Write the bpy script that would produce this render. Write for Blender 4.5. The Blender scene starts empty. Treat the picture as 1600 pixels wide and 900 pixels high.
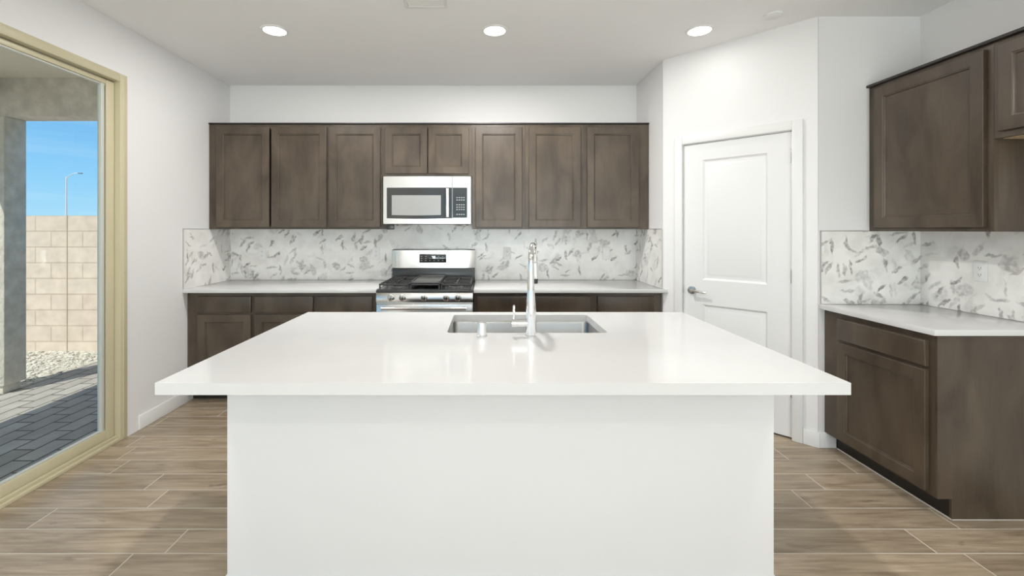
import bpy, bmesh, math, random
from mathutils import Vector, Matrix
random.seed(7)
PI = math.pi
sc = bpy.context.scene
COL = sc.collection

# ------------------------------------------------------------------ camera
cam_d = bpy.data.cameras.new('camera'); cam = bpy.data.objects.new('camera', cam_d); COL.objects.link(cam)
EYE = 1.386
cam.location = (0, 0, EYE); cam.rotation_euler = (PI/2, 0, 0)
cam_d.sensor_width = 36; cam_d.lens = 705/1600*36
cam_d.shift_x = (800-759.2)/1600; cam_d.shift_y = -(450-359)/1600
cam_d.clip_start = .05; cam_d.clip_end = 500
sc.camera = cam
# ------------------------------------------------------------------ view
sc.view_settings.view_transform = 'Standard'; sc.view_settings.look = 'None'
sc.view_settings.gamma = 1; sc.view_settings.use_curve_mapping = False
sc.view_settings.exposure = 0.3
# ------------------------------------------------------------------ sky
w = bpy.data.worlds.new('sky'); sc.world = w; w.use_nodes = True
nt = w.node_tree; nt.nodes.clear(); N = nt.nodes; L = nt.links
tc = N.new('ShaderNodeTexCoord'); sp = N.new('ShaderNodeSeparateXYZ'); L.new(tc.outputs['Generated'], sp.inputs[0])
cr = N.new('ShaderNodeValToRGB'); L.new(sp.outputs['Z'], cr.inputs[0])
e = cr.color_ramp.elements
e[0].position = 0; e[0].color = (.42, .70, .90, 1)
e[1].position = .26; e[1].color = (.12, .37, .76, 1)
n_ = e.new(.10); n_.color = (.26, .58, .90, 1)
n_ = e.new(1.0); n_.color = (.34, .44, .58, 1)
mp = N.new('ShaderNodeMapping'); mp.inputs['Scale'].default_value = (1.2, 1.2, 14); L.new(tc.outputs['Generated'], mp.inputs[0])
nz = N.new('ShaderNodeTexNoise'); nz.inputs['Scale'].default_value = 1.7; nz.inputs['Detail'].default_value = 5; L.new(mp.outputs[0], nz.inputs['Vector'])
c2 = N.new('ShaderNodeValToRGB'); c2.color_ramp.elements[0].position = .5; c2.color_ramp.elements[1].position = .8
c2.color_ramp.elements[1].color = (.45, .45, .45, 1); L.new(nz.outputs[0], c2.inputs[0])
mx = N.new('ShaderNodeMixRGB'); L.new(c2.outputs[0], mx.inputs[0]); L.new(cr.outputs[0], mx.inputs[1]); mx.inputs[2].default_value = (.75, .88, .98, 1)
bg = N.new('ShaderNodeBackground'); bg.inputs[1].default_value = 1.0; L.new(mx.outputs[0], bg.inputs[0])
ow = N.new('ShaderNodeOutputWorld'); L.new(bg.outputs[0], ow.inputs[0])
# ------------------------------------------------------------------ sun
def light(name, kind, energy, loc, color=(1, 1, 1), **kw):
    d = bpy.data.lights.new(name, kind); d.energy = energy; d.color = color
    for k, v in kw.items(): setattr(d, k, v)
    o = bpy.data.objects.new(name, d); COL.objects.link(o); o.location = loc
    return o
CAN_FRONT = (8.5, 25, .9); CAN_FILL_ROWS = {.9: 7.5, -1.2: 4.5, -3.2: 7}
sun = light('sun', 'SUN', 3.7, (-6, -8, 12), (1, .95, .87), angle=.01)
sun.rotation_euler = Vector((.475, .88, -1.28)).to_track_quat('-Z', 'Y').to_euler()
# ------------------------------------------------------------------ area lamps added as daylight fill outside the made-up rear windows
YB = -4.6
dl = light('window_fill', 'AREA', 12, (.3, YB-.3, 1.45), (.95, .975, 1), shape='RECTANGLE', size=4.2, size_y=2.4)
dl.rotation_euler = (PI/2, 0, 0)
gl_ = light('upward_fill', 'AREA', 215, (.3, YB-.75, .75), (.97, .985, 1), shape='RECTANGLE', size=4.2, size_y=1.6)
gl_.rotation_euler = (PI/2+math.radians(55), 0, 0)  # added lamp, aimed upward to brighten the ceiling
# ------------------------------------------------------------------ materials
def mat(name, color=(.8, .8, .8), rough=.5, metal=0, spec=.5, coat=0):
    m = bpy.data.materials.new(name); m.use_nodes = True
    b = m.node_tree.nodes['Principled BSDF']
    b.inputs['Base Color'].default_value = (*color, 1); b.inputs['Roughness'].default_value = rough
    b.inputs['Metallic'].default_value = metal; b.inputs['Specular IOR Level'].default_value = spec
    b.inputs['Coat Weight'].default_value = coat
    return m
def nodes(m): return m.node_tree.nodes, m.node_tree.links, m.node_tree.nodes['Principled BSDF']
def bump_noise(m, scale, strength, dist=.002, detail=3):
    N, L, b = nodes(m)
    t = N.new('ShaderNodeTexCoord'); n = N.new('ShaderNodeTexNoise'); n.inputs['Scale'].default_value = scale; n.inputs['Detail'].default_value = detail
    L.new(t.outputs['Object'], n.inputs['Vector'])
    u = N.new('ShaderNodeBump'); u.inputs['Strength'].default_value = strength; u.inputs['Distance'].default_value = dist
    L.new(n.outputs[0], u.inputs['Height']); L.new(u.outputs[0], b.inputs['Normal'])
def noise_tint(m, ca, cb, scale=(4, 4, 4), detail=4, lo=.35, hi=.65, dist=0):
    N, L, b = nodes(m)
    t = N.new('ShaderNodeTexCoord'); p = N.new('ShaderNodeMapping'); p.inputs['Scale'].default_value = scale
    L.new(t.outputs['Object'], p.inputs[0])
    n = N.new('ShaderNodeTexNoise'); n.inputs['Scale'].default_value = 1; n.inputs['Detail'].default_value = detail; n.inputs['Distortion'].default_value = dist
    L.new(p.outputs[0], n.inputs['Vector'])
    r = N.new('ShaderNodeValToRGB'); r.color_ramp.elements[0].position = lo; r.color_ramp.elements[1].position = hi
    r.color_ramp.elements[0].color = (*ca, 1); r.color_ramp.elements[1].color = (*cb, 1)
    L.new(n.outputs[0], r.inputs[0]); L.new(r.outputs[0], b.inputs['Base Color'])
    return r

M = {}
M['wall'] = mat('white wall paint', (.835, .83, .83), .6, spec=.3); bump_noise(M['wall'], 90, .12, .001)
M['ceiling'] = mat('white ceiling paint', (.93, .93, .93), .75, spec=.2); bump_noise(M['ceiling'], 70, .12, .001)
M['trim'] = mat('white trim paint', (.83, .83, .825), .35)
M['door_paint'] = mat('white door paint', (.83, .83, .83), .38)
M['quartz'] = mat('white quartz', (.84, .83, .815), .12, spec=.5)
noise_tint(M['quartz'], (.70, .70, .695), (.74, .74, .735), (2, 2, 2), 6)
M['steel'] = mat('stainless steel', (.72, .71, .69), .2, 1)
N, L, b = nodes(M['steel']); b.inputs['Anisotropic'].default_value = .4
M['steel_soft'] = mat('brushed stainless', (.62, .61, .59), .32, 1)
M['chrome'] = mat('chrome', (.86, .86, .86), .06, 1)
M['nickel'] = mat('satin nickel', (.6, .59, .57), .22, 1)
M['nickel_white'] = mat('bright satin steel', (.85, .85, .84), .3, 1)
M['sink'] = mat('brushed sink steel', (.42, .42, .41), .28, 1)
M['black_glass'] = mat('dark glass panel', (.035, .035, .034), .12, spec=.6)
M['oven_window'] = mat('grey mesh window', (.36, .36, .35), .16, spec=.7)
M['enamel'] = mat('black enamel', (.045, .047, .046), .22, spec=.6)
M['iron'] = mat('cast iron', (.05, .05, .05), .45)
M['griddle'] = mat('griddle metal', (.16, .16, .155), .35, .3)
M['plastic_white'] = mat('white plastic', (.84, .84, .83), .3)
M['plastic_grey'] = mat('grey printing', (.45, .46, .46), .5)
M['slot'] = mat('dark slot', (.03, .03, .03), .6)
M['vinyl'] = mat('tan vinyl frame', (.62, .565, .39), .35)
M['vinyl_light'] = mat('pale glazing bead', (.60, .62, .57), .4)
M['gasket'] = mat('grey gasket', (.14, .15, .14), .6)
M['stucco'] = mat('grey stucco', (.42, .41, .38), .9, spec=.1); bump_noise(M['stucco'], 28, .9, .012, 6)
noise_tint(M['stucco'], (.56, .52, .45), (.72, .67, .59), (9, 9, 9), 6)
M['stucco_light'] = mat('pale stucco soffit', (.78, .71, .60), .9, spec=.1); bump_noise(M['stucco_light'], 30, .6, .008, 5)
M['lamp_metal'] = mat('galvanised pole', (.75, .76, .76), .5, .2)
M['maple'] = mat('pale maple underside', (.55, .42, .27), .45)
M['grout'] = mat('pale grout', (.68, .63, .54), .85)
M['caulk'] = mat('white caulk', (.62, .60, .56), .7)

def wood(name, ca, cb):
    m = mat(name, ca, .36, spec=.5, coat=.15)
    N, L, b = nodes(m)
    b.inputs['Coat Roughness'].default_value = .25
    t = N.new('ShaderNodeTexCoord'); oi = N.new('ShaderNodeObjectInfo')
    mu = N.new('ShaderNodeMath'); mu.operation = 'MULTIPLY'; mu.inputs[1].default_value = 37; L.new(oi.outputs['Random'], mu.inputs[0])
    ad = N.new('ShaderNodeVectorMath'); ad.operation = 'ADD'; L.new(t.outputs['Object'], ad.inputs[0]); L.new(mu.outputs[0], ad.inputs[1])
    p1 = N.new('ShaderNodeMapping'); p1.inputs['Scale'].default_value = (6, 6, 2.6); L.new(ad.outputs[0], p1.inputs[0])
    n1 = N.new('ShaderNodeTexNoise'); n1.inputs['Scale'].default_value = 1; n1.inputs['Detail'].default_value = 3; n1.inputs['Distortion'].default_value = .6; L.new(p1.outputs[0], n1.inputs['Vector'])
    p2 = N.new('ShaderNodeMapping'); p2.inputs['Scale'].default_value = (90, 90, 5); L.new(ad.outputs[0], p2.inputs[0])
    n2 = N.new('ShaderNodeTexNoise'); n2.inputs['Scale'].default_value = 1; n2.inputs['Detail'].default_value = 4; L.new(p2.outputs[0], n2.inputs['Vector'])
    mm = N.new('ShaderNodeMath'); mm.operation = 'MULTIPLY_ADD'; mm.inputs[1].default_value = .14; L.new(n2.outputs[0], mm.inputs[0])
    m3 = N.new('ShaderNodeMath'); m3.operation = 'MULTIPLY'; m3.inputs[1].default_value = .86; L.new(n1.outputs[0], m3.inputs[0]); L.new(m3.outputs[0], mm.inputs[2])
    r = N.new('ShaderNodeValToRGB'); r.color_ramp.elements[0].position = .32; r.color_ramp.elements[1].position = .68
    r.color_ramp.elements[0].color = (*ca, 1); r.color_ramp.elements[1].color = (*cb, 1)
    L.new(mm.outputs[0], r.inputs[0]); L.new(r.outputs[0], b.inputs['Base Color'])
    u = N.new('ShaderNodeBump'); u.inputs['Strength'].default_value = .08; u.inputs['Distance'].default_value = .001; L.new(n2.outputs[0], u.inputs['Height']); L.new(u.outputs[0], b.inputs['Normal'])
    return m
M['wood'] = wood('dark stained maple', (.050, .034, .022), (.108, .080, .054))
M['wood_edge'] = mat('dark moulding', (.022, .018, .015), .4)
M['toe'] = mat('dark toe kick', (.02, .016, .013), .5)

def tile_mat():
    m = mat('marble leaf mosaic', (.8, .79, .77), .22)
    N, L, b = nodes(m)
    t = N.new('ShaderNodeTexCoord'); s = N.new('ShaderNodeSeparateXYZ'); L.new(t.outputs['Object'], s.inputs[0])
    gt = N.new('ShaderNodeMath'); gt.operation = 'LESS_THAN'; gt.inputs[1].default_value = -2.39; L.new(s.outputs[0], gt.inputs[0])
    sg = N.new('ShaderNodeMath'); sg.operation = 'MULTIPLY_ADD'; sg.inputs[1].default_value = 2; sg.inputs[2].default_value = -1; L.new(gt.outputs[0], sg.inputs[0])
    a = N.new('ShaderNodeMath'); a.operation = 'MULTIPLY_ADD'; L.new(s.outputs[1], a.inputs[0]); L.new(sg.outputs[0], a.inputs[1]); L.new(s.outputs[0], a.inputs[2])
    c = N.new('ShaderNodeCombineXYZ'); L.new(a.outputs[0], c.inputs[0]); L.new(s.outputs[2], c.inputs[1])
    # broken-up edges
    nn = N.new('ShaderNodeTexNoise'); nn.inputs['Scale'].default_value = 22; nn.inputs['Detail'].default_value = 3; L.new(c.outputs[0], nn.inputs['Vector'])
    sb = N.new('ShaderNodeVectorMath'); sb.operation = 'SUBTRACT'; sb.inputs[1].default_value = (.5, .5, .5); L.new(nn.outputs['Color'], sb.inputs[0])
    sl = N.new('ShaderNodeVectorMath'); sl.operation = 'SCALE'; sl.inputs['Scale'].default_value = .05; L.new(sb.outputs[0], sl.inputs[0])
    base = N.new('ShaderNodeVectorMath'); base.operation = 'ADD'; L.new(c.outputs[0], base.inputs[0]); L.new(sl.outputs[0], base.inputs[1])
    cur = None
    layers = [(-35, 7, 27, .22, .17, .75), (-52, 6, 22, .2, .13, .7), (84, 6.5, 26, .22, .17, .7), (-6, 5.5, 26, .18, .15, .5), (60, 6, 11, .25, .11, .4), (-72, 5, 18, .2, .12, .55), (28, 7, 26, .2, .10, .6), (5, 8, 10, .26, .10, .5), (75, 9, 7, .3, .08, .35)]
    for i, (ang, sx, sy, rad, prob, dark) in enumerate(layers):
        mr = N.new('ShaderNodeMapping'); mr.inputs['Rotation'].default_value = (0, 0, math.radians(ang)); mr.inputs['Location'].default_value = (i*3.37, i*1.91, 0); L.new(base.outputs[0], mr.inputs[0])
        ms = N.new('ShaderNodeMapping'); ms.inputs['Scale'].default_value = (sx, sy, 1); L.new(mr.outputs[0], ms.inputs[0])
        v = N.new('ShaderNodeTexVoronoi'); v.voronoi_dimensions = '2D'; v.inputs['Scale'].default_value = 1; L.new(ms.outputs[0], v.inputs['Vector'])
        mr1 = N.new('ShaderNodeMapRange'); mr1.inputs['From Min'].default_value = rad; mr1.inputs['From Max'].default_value = rad+.13
        mr1.inputs['To Min'].default_value = 1; mr1.inputs['To Max'].default_value = 0; L.new(v.outputs['Distance'], mr1.inputs['Value'])
        sc_ = N.new('ShaderNodeSeparateColor'); L.new(v.outputs['Color'], sc_.inputs[0])
        mr2 = N.new('ShaderNodeMapRange'); mr2.inputs['From Min'].default_value = prob; mr2.inputs['From Max'].default_value = prob*.35
        mr2.inputs['To Min'].default_value = 0; mr2.inputs['To Max'].default_value = dark; L.new(sc_.outputs[0], mr2.inputs['Value'])
        mu = N.new('ShaderNodeMath'); mu.operation = 'MULTIPLY'; L.new(mr1.outputs[0], mu.inputs[0]); L.new(mr2.outputs[0], mu.inputs[1])
        if cur is None: cur = mu
        else:
            mx_ = N.new('ShaderNodeMath'); mx_.operation = 'MAXIMUM'; L.new(cur.outputs[0], mx_.inputs[0]); L.new(mu.outputs[0], mx_.inputs[1]); cur = mx_
    # each patch is itself veined
    n3 = N.new('ShaderNodeTexNoise'); n3.inputs['Scale'].default_value = 42; n3.inputs['Detail'].default_value = 4; L.new(c.outputs[0], n3.inputs['Vector'])
    r3 = N.new('ShaderNodeMapRange'); r3.inputs['From Min'].default_value = .35; r3.inputs['From Max'].default_value = .6; r3.inputs['To Min'].default_value = .35; r3.inputs['To Max'].default_value = 1.1; L.new(n3.outputs[0], r3.inputs['Value'])
    mu = N.new('ShaderNodeMath'); mu.operation = 'MULTIPLY'; L.new(cur.outputs[0], mu.inputs[0]); L.new(r3.outputs[0], mu.inputs[1])
    n4 = N.new('ShaderNodeTexNoise'); n4.inputs['Scale'].default_value = 7; n4.inputs['Detail'].default_value = 5; L.new(base.outputs[0], n4.inputs['Vector'])
    r4 = N.new('ShaderNodeValToRGB'); r4.color_ramp.elements[0].position = .35; r4.color_ramp.elements[1].position = .6
    r4.color_ramp.elements[0].color = (.80, .785, .755, 1); r4.color_ramp.elements[1].color = (.91, .895, .87, 1); L.new(n4.outputs[0], r4.inputs[0])
    mix = N.new('ShaderNodeMixRGB'); L.new(mu.outputs[0], mix.inputs[0]); L.new(r4.outputs[0], mix.inputs[1]); mix.inputs[2].default_value = (.16, .145, .135, 1)
    L.new(mix.outputs[0], b.inputs['Base Color'])
    return m
M['tile'] = tile_mat()

def plank_mat():
    m = mat('wood-look plank tile', (.3, .25, .19), .34, spec=.5)
    N, L, b = nodes(m)
    at = N.new('ShaderNodeAttribute'); at.attribute_name = 'tone'
    t = N.new('ShaderNodeTexCoord'); 
    of = N.new('ShaderNodeVectorMath'); of.operation = 'SCALE'; of.inputs['Scale'].default_value = 19; L.new(at.outputs['Color'], of.inputs[0])
    ad = N.new('ShaderNodeVectorMath'); ad.operation = 'ADD'; L.new(t.outputs['Object'], ad.inputs[0]); L.new(of.outputs[0], ad.inputs[1])
    def nz(scale, detail, dist):
        p = N.new('ShaderNodeMapping'); p.inputs['Scale'].default_value = scale; L.new(ad.outputs[0], p.inputs[0])
        n = N.new('ShaderNodeTexNoise'); n.inputs['Scale'].default_value = 1; n.inputs['Detail'].default_value = detail; n.inputs['Distortion'].default_value = dist; L.new(p.outputs[0], n.inputs['Vector']); return n
    n1 = nz((2.2, 16, 1), 5, 1.0); n2 = nz((5, 70, 1), 4, .3); n3 = nz((6, 18, 1), 2, .5)
    m1 = N.new('ShaderNodeMath'); m1.operation = 'MULTIPLY_ADD'; m1.inputs[1].default_value = .4; L.new(n2.outputs[0], m1.inputs[0])
    m2 = N.new('ShaderNodeMath'); m2.operation = 'MULTIPLY'; m2.inputs[1].default_value = .6; L.new(n1.outputs[0], m2.inputs[0]); L.new(m2.outputs[0], m1.inputs[2])
    r = N.new('ShaderNodeValToRGB'); r.color_ramp.elements[0].position = .34; r.color_ramp.elements[1].position = .66
    r.color_ramp.elements[0].color = (.26, .195, .13, 1); r.color_ramp.elements[1].color = (.50, .405, .295, 1); L.new(m1.outputs[0], r.inputs[0])
    kn = N.new('ShaderNodeMapRange'); kn.inputs['From Min'].default_value = .66; kn.inputs['From Max'].default_value = .78; kn.inputs['To Max'].default_value = .6; L.new(n3.outputs[0], kn.inputs['Value'])
    mk = N.new('ShaderNodeMixRGB'); L.new(kn.outputs[0], mk.inputs[0]); L.new(r.outputs[0], mk.inputs[1]); mk.inputs[2].default_value = (.10, .075, .05, 1)
    sp = N.new('ShaderNodeSeparateColor'); L.new(at.outputs['Color'], sp.inputs[0])
    mr = N.new('ShaderNodeMapRange'); mr.inputs['To Min'].default_value = .86; mr.inputs['To Max'].default_value = 1.12; L.new(sp.outputs[0], mr.inputs['Value'])
    vm = N.new('ShaderNodeVectorMath'); vm.operation = 'SCALE'; L.new(mk.outputs[0], vm.inputs[0]); L.new(mr.outputs[0], vm.inputs['Scale'])
    L.new(vm.outputs[0], b.inputs['Base Color'])
    u = N.new('ShaderNodeBump'); u.inputs['Strength'].default_value = .1; u.inputs['Distance'].default_value = .001; L.new(n2.outputs[0], u.inputs['Height']); L.new(u.outputs[0], b.inputs['Normal'])
    return m
M['plank'] = plank_mat()

def brick_mat(name, order, wdt, hgt, mortar, c1, c2, cm, off=(0, 0), rough=.9, nscale=8):
    m = mat(name, c1, rough, spec=.15)
    N, L, b = nodes(m)
    t = N.new('ShaderNodeTexCoord'); s = N.new('ShaderNodeSeparateXYZ'); L.new(t.outputs['Object'], s.inputs[0])
    c = N.new('ShaderNodeCombineXYZ'); L.new(s.outputs[order[0]], c.inputs[0]); L.new(s.outputs[order[1]], c.inputs[1])
    a = N.new('ShaderNodeVectorMath'); a.operation = 'SUBTRACT'; a.inputs[1].default_value = (*off, 0); L.new(c.outputs[0], a.inputs[0])
    k = N.new('ShaderNodeTexBrick'); k.inputs['Scale'].default_value = 1; k.inputs['Brick Width'].default_value = wdt; k.inputs['Row Height'].default_value = hgt
    k.inputs['Mortar Size'].default_value = mortar; k.inputs['Mortar Smooth'].default_value = .2
    k.inputs['Color1'].default_value = (*c1, 1); k.inputs['Color2'].default_value = (*c2, 1); k.inputs['Mortar'].default_value = (*cm, 1)
    L.new(a.outputs[0], k.inputs['Vector'])
    n = N.new('ShaderNodeTexNoise'); n.inputs['Scale'].default_value = nscale; n.inputs['Detail'].default_value = 6; L.new(t.outputs['Object'], n.inputs['Vector'])
    mr = N.new('ShaderNodeMapRange'); mr.inputs['To Min'].default_value = .75; mr.inputs['To Max'].default_value = 1.25; L.new(n.outputs[0], mr.inputs['Value'])
    vm = N.new('ShaderNodeVectorMath'); vm.operation = 'SCALE'; L.new(k.outputs[0], vm.inputs[0]); L.new(mr.outputs[0], vm.inputs['Scale']); L.new(vm.outputs[0], b.inputs['Base Color'])
    u = N.new('ShaderNodeBump'); u.inputs['Strength'].default_value = .5; u.inputs['Distance'].default_value = .006; u.invert = True; L.new(k.outputs['Fac'], u.inputs['Height']); L.new(u.outputs[0], b.inputs['Normal'])
    return m
M['block'] = brick_mat('tan block masonry', (0, 2), .4, .2, .009, (.69, .57, .465), (.72, .60, .495), (.58, .475, .38), (-5.52, 1.365))
M['paver'] = brick_mat('grey paving bricks', (1, 0), .30, .15, .008, (.36, .33, .30), (.46, .425, .39), (.14, .13, .12), (0, 0))
M['gravel'] = mat('pale gravel', (.62, .57, .49), .95, spec=.1)
noise_tint(M['gravel'], (.40, .36, .30), (.72, .67, .58), (30, 30, 30), 5); 
M['stone'] = mat('gravel stone', (.66, .62, .55), .9, spec=.1)
M['soil'] = mat('desert soil', (.5, .43, .34), .95, spec=.1)
def glass_mat(name, tint=(.93, .96, .95), refl=1.0):
    m = bpy.data.materials.new(name); m.use_nodes = True; nt = m.node_tree; nt.nodes.clear()
    N, L = nt.nodes, nt.links
    tr = N.new('ShaderNodeBsdfTransparent'); tr.inputs[0].default_value = (*tint, 1)
    gl = N.new('ShaderNodeBsdfGlossy'); gl.inputs['Roughness'].default_value = .0
    fr = N.new('ShaderNodeFresnel'); fr.inputs[0].default_value = 1.45
    ge = N.new('ShaderNodeNewGeometry'); mu = N.new('ShaderNodeMath'); mu.operation = 'MULTIPLY_ADD'; mu.inputs[1].default_value = -refl; mu.inputs[2].default_value = refl; L.new(ge.outputs['Backfacing'], mu.inputs[0])
    m0 = N.new('ShaderNodeMath'); m0.operation = 'MULTIPLY'; L.new(fr.outputs[0], m0.inputs[0]); L.new(mu.outputs[0], m0.inputs[1]); mu = m0
    mx = N.new('ShaderNodeMixShader'); L.new(mu.outputs[0], mx.inputs[0]); L.new(tr.outputs[0], mx.inputs[1]); L.new(gl.outputs[0], mx.inputs[2])
    o = N.new('ShaderNodeOutputMaterial'); L.new(mx.outputs[0], o.inputs[0]); return m
M['glass'] = glass_mat('window glass')
def emit(name, c, s):
    m = mat(name, c, .5); N, L, b = nodes(m); b.inputs['Emission Color'].default_value = (*c, 1); b.inputs['Emission Strength'].default_value = s; return m
M['lens'] = emit('lit lamp lens', (1, .97, .92), 6)
M['digits'] = emit('lit clock digits', (.9, .97, 1), 1.2)

# ------------------------------------------------------------------ mesh helpers
class MB:
    def __init__(s): s.b = bmesh.new(); s.mi = 0
    def _fin(s, f0):
        for f in s.b.faces:
            if f.index < 0 or f not in f0: pass
    def box(s, x0, x1, y0, y1, z0, z1, bev=0, seg=2, mi=0):
        g = bmesh.ops.create_cube(s.b, size=1)
        for v in g['verts']: v.co = Vector(((x0+x1)/2+v.co.x*(x1-x0), (y0+y1)/2+v.co.y*(y1-y0), (z0+z1)/2+v.co.z*(z1-z0)))
        fs = set(f for v in g['verts'] for f in v.link_faces)
        for f in fs: f.material_index = mi
        if bev:
            es = list({e for v in g['verts'] for e in v.link_edges})
            r = bmesh.ops.bevel(s.b, geom=es, offset=bev, segments=seg, affect='EDGES', profile=.5)
            for f in r['faces']: f.material_index = mi
        return s
    def quad(s, pts, mi=0):
        f = s.b.faces.new([s.b.verts.new(p) for p in pts]); f.material_index = mi; return f
    def prism(s, pts, d0, d1, axis='z', mi=0, bev=0):
        """closed outline pts (2D) extruded from d0 to d1 along axis"""
        def P(p, d): return {'z': (p[0], p[1], d), 'y': (p[0], d, p[1]), 'x': (d, p[0], p[1])}[axis]
        A = [s.b.verts.new(P(p, d0)) for p in pts]; B = [s.b.verts.new(P(p, d1)) for p in pts]
        fs = [s.b.faces.new(A), s.b.faces.new(B[::-1])]
        n = len(pts)
        for i in range(n): fs.append(s.b.faces.new([A[i], B[i], B[(i+1) % n], A[(i+1) % n]]))
        for f in fs: f.material_index = mi
        bmesh.ops.recalc_face_normals(s.b, faces=fs)
        if bev:
            es = list({e for f in fs for e in f.edges})
            r = bmesh.ops.bevel(s.b, geom=es, offset=bev, segments=2, affect='EDGES', profile=.5)
            for f in r['faces']: f.material_index = mi
        return s
    def tube(s, path, r, seg=16, mi=0, caps=True):
        """swept circle; r a number or a list"""
        P = [Vector(p) for p in path]; n = len(P); R = r if isinstance(r, (list, tuple)) else [r]*n
        up = None; prev = None
        for i in range(n):
            d = (P[min(i+1, n-1)]-P[max(i-1, 0)]).normalized()
            if up is None:
                up = Vector((0, 0, 1)) if abs(d.z) < .9 else Vector((1, 0, 0))
            a = (up-d*up.dot(d)).normalized(); up = a; c = d.cross(a)
            ring = [s.b.verts.new(P[i]+(a*math.cos(2*PI*k/seg)+c*math.sin(2*PI*k/seg))*R[i]) for k in range(seg)]
            if prev:
                for k in range(seg):
                    f = s.b.faces.new([prev[k], prev[(k+1) % seg], ring[(k+1) % seg], ring[k]]); f.material_index = mi
            elif caps: s.b.faces.new(ring[::-1]).material_index = mi
            prev = ring
        if caps: s.b.faces.new(prev).material_index = mi
        return s
    def lathe(s, prof, origin=(0, 0, 0), axis='z', seg=24, mi=0):
        """prof = [(r, h)...]"""
        o = Vector(origin)
        def P(r, h, t):
            a, b_ = r*math.cos(t), r*math.sin(t)
            return o+{'z': Vector((a, b_, h)), 'y': Vector((a, h, b_)), 'x': Vector((h, a, b_))}[axis]
        prev = None; fs = []
        for r, h in prof:
            ring = [s.b.verts.new(P(max(r, 1e-5), h, 2*PI*k/seg)) for k in range(seg)]
            if prev:
                for k in range(seg): fs.append(s.b.faces.new([prev[k], prev[(k+1) % seg], ring[(k+1) % seg], ring[k]]))
            else: fs.append(s.b.faces.new(ring[::-1]))
            prev = ring
        fs.append(s.b.faces.new(prev))
        for f in fs: f.material_index = mi
        bmesh.ops.recalc_face_normals(s.b, faces=fs)
        return s
    def rings(s, x0, x1, z0, z1, steps, mi=0, back=None):
        """nested rectangles on a face looking to -y: steps = [(inset, y)...], last one is capped"""
        prev = None
        for ins, y in steps:
            r = [s.b.verts.new(p) for p in ((x0+ins, y, z0+ins), (x1-ins, y, z0+ins), (x1-ins, y, z1-ins), (x0+ins, y, z1-ins))]
            if prev:
                for k in range(4): s.b.faces.new([prev[k], prev[(k+1) % 4], r[(k+1) % 4], r[k]]).material_index = mi
            elif back is not None: s.b.faces.new(r[::-1]).material_index = mi
            prev = r
        s.b.faces.new(prev).material_index = mi
        return s
    def build(s, name, mats, parent=None, loc=None, smooth=True):
        b = s.b; b.normal_update()
        if smooth:
            for f in b.faces: f.smooth = True
            for ed in b.edges:
                if len(ed.link_faces) == 2 and ed.calc_face_angle(0) > .5: ed.smooth = False
        me = bpy.data.meshes.new(name); b.to_mesh(me); b.free()
        for m in (mats if isinstance(mats, (list, tuple)) else [mats]): me.materials.append(m)
        o = bpy.data.objects.new(name, me); COL.objects.link(o)
        if parent: o.parent = parent
        if loc: o.location = loc
        return o
def tag(o, label=None, cat=None, group=None, kind=None):
    if label: o['label'] = label
    if cat: o['category'] = cat
    if group: o['group'] = group
    if kind: o['kind'] = kind
    return o
def thing(name, label, cat, loc=(0, 0, 0), rotz=0, group=None, kind=None):
    o = bpy.data.objects.new(name, None); COL.objects.link(o); o.location = loc; o.rotation_euler = (0, 0, rotz); o.empty_display_size = .1
    return tag(o, label, cat, group, kind)
def copy_tree(o, parent=None):
    c = o.copy(); COL.objects.link(c); c.parent = parent
    for ch in list(o.children): copy_tree(ch, c)
    return c
def struct(name, mb, m, label, cat):
    return tag(mb.build(name, m), label, cat, kind='structure')

# ------------------------------------------------------------------ room dimensions
H = 2.743; XL = -2.4055; XR = 1.417; RX = 2.765; DW = 4.2445
P1 = Vector((1.417, 3.606)); P2 = Vector((2.113, 2.872)); PL = (P2-P1).length; PA = math.atan2(P2.y-P1.y, P2.x-P1.x)
T = .15
DY0, DY1, DZ = .56, 3.022, 2.413        # sliding door opening in the left wall

# floor: grout bed with every plank laid on it
mb = MB(); mb.box(XL-T, RX+T, YB-T, DW+T, -.12, -.001, mi=1)
lay = mb.b.loops.layers.float_color.new('tone')
pitch = .1573; g = .0032; Lp = 1.213
known = {2: (-2.14, 2.115), 1: (-1.825, 1.813), 0: (-1.69, 1.626), -1: (-2.13, 2.20), -2: (-1.377, 1.935), -3: (-1.508, 2.044)}
y_ref = 2.247
def plank(x0, x1, y0, y1):
    t = (random.random(), random.random(), random.random(), 1)
    vs = [mb.b.verts.new(p) for p in ((x0, y0, 0), (x1, y0, 0), (x1, y1, 0), (x0, y1, 0))]
    f = mb.b.faces.new(vs); f.material_index = 0
    for l in f.loops: l[lay] = t
k = math.ceil((YB-y_ref)/pitch)
while y_ref+k*pitch < DW:
    ya, yb = max(y_ref+k*pitch+g, YB), min(y_ref+(k+1)*pitch-g, DW)
    if k in known: jl, jr = known[k]
    else:
        jl = -2.3+random.random()*Lp; jr = 1.35+random.random()*Lp
    cuts = []
    x = jl
    while x > XL: x -= Lp
    while x < -.2:
        if x > XL+.03: cuts.append(x)
        x += Lp
    x = jr
    while x > .35: x -= Lp
    x += Lp if x < .35 else 0
    while x < RX-.03: cuts.append(x); x += Lp
    ed = [XL]+sorted(cuts)+[RX]
    for a_, b_ in zip(ed, ed[1:]):
        if b_-a_ > .01: plank(a_+g, b_-g, ya, yb)
    k += 1
struct('floor', mb, [M['plank'], M['grout']], 'wood-look plank tile floor with pale grout lines', 'floor')

mb = MB(); mb.box(XL-T, RX+T, YB-T, DW+T, H, H+.15)
struct('ceiling', mb, M['ceiling'], 'flat white ceiling with recessed lights', 'ceiling')

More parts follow.
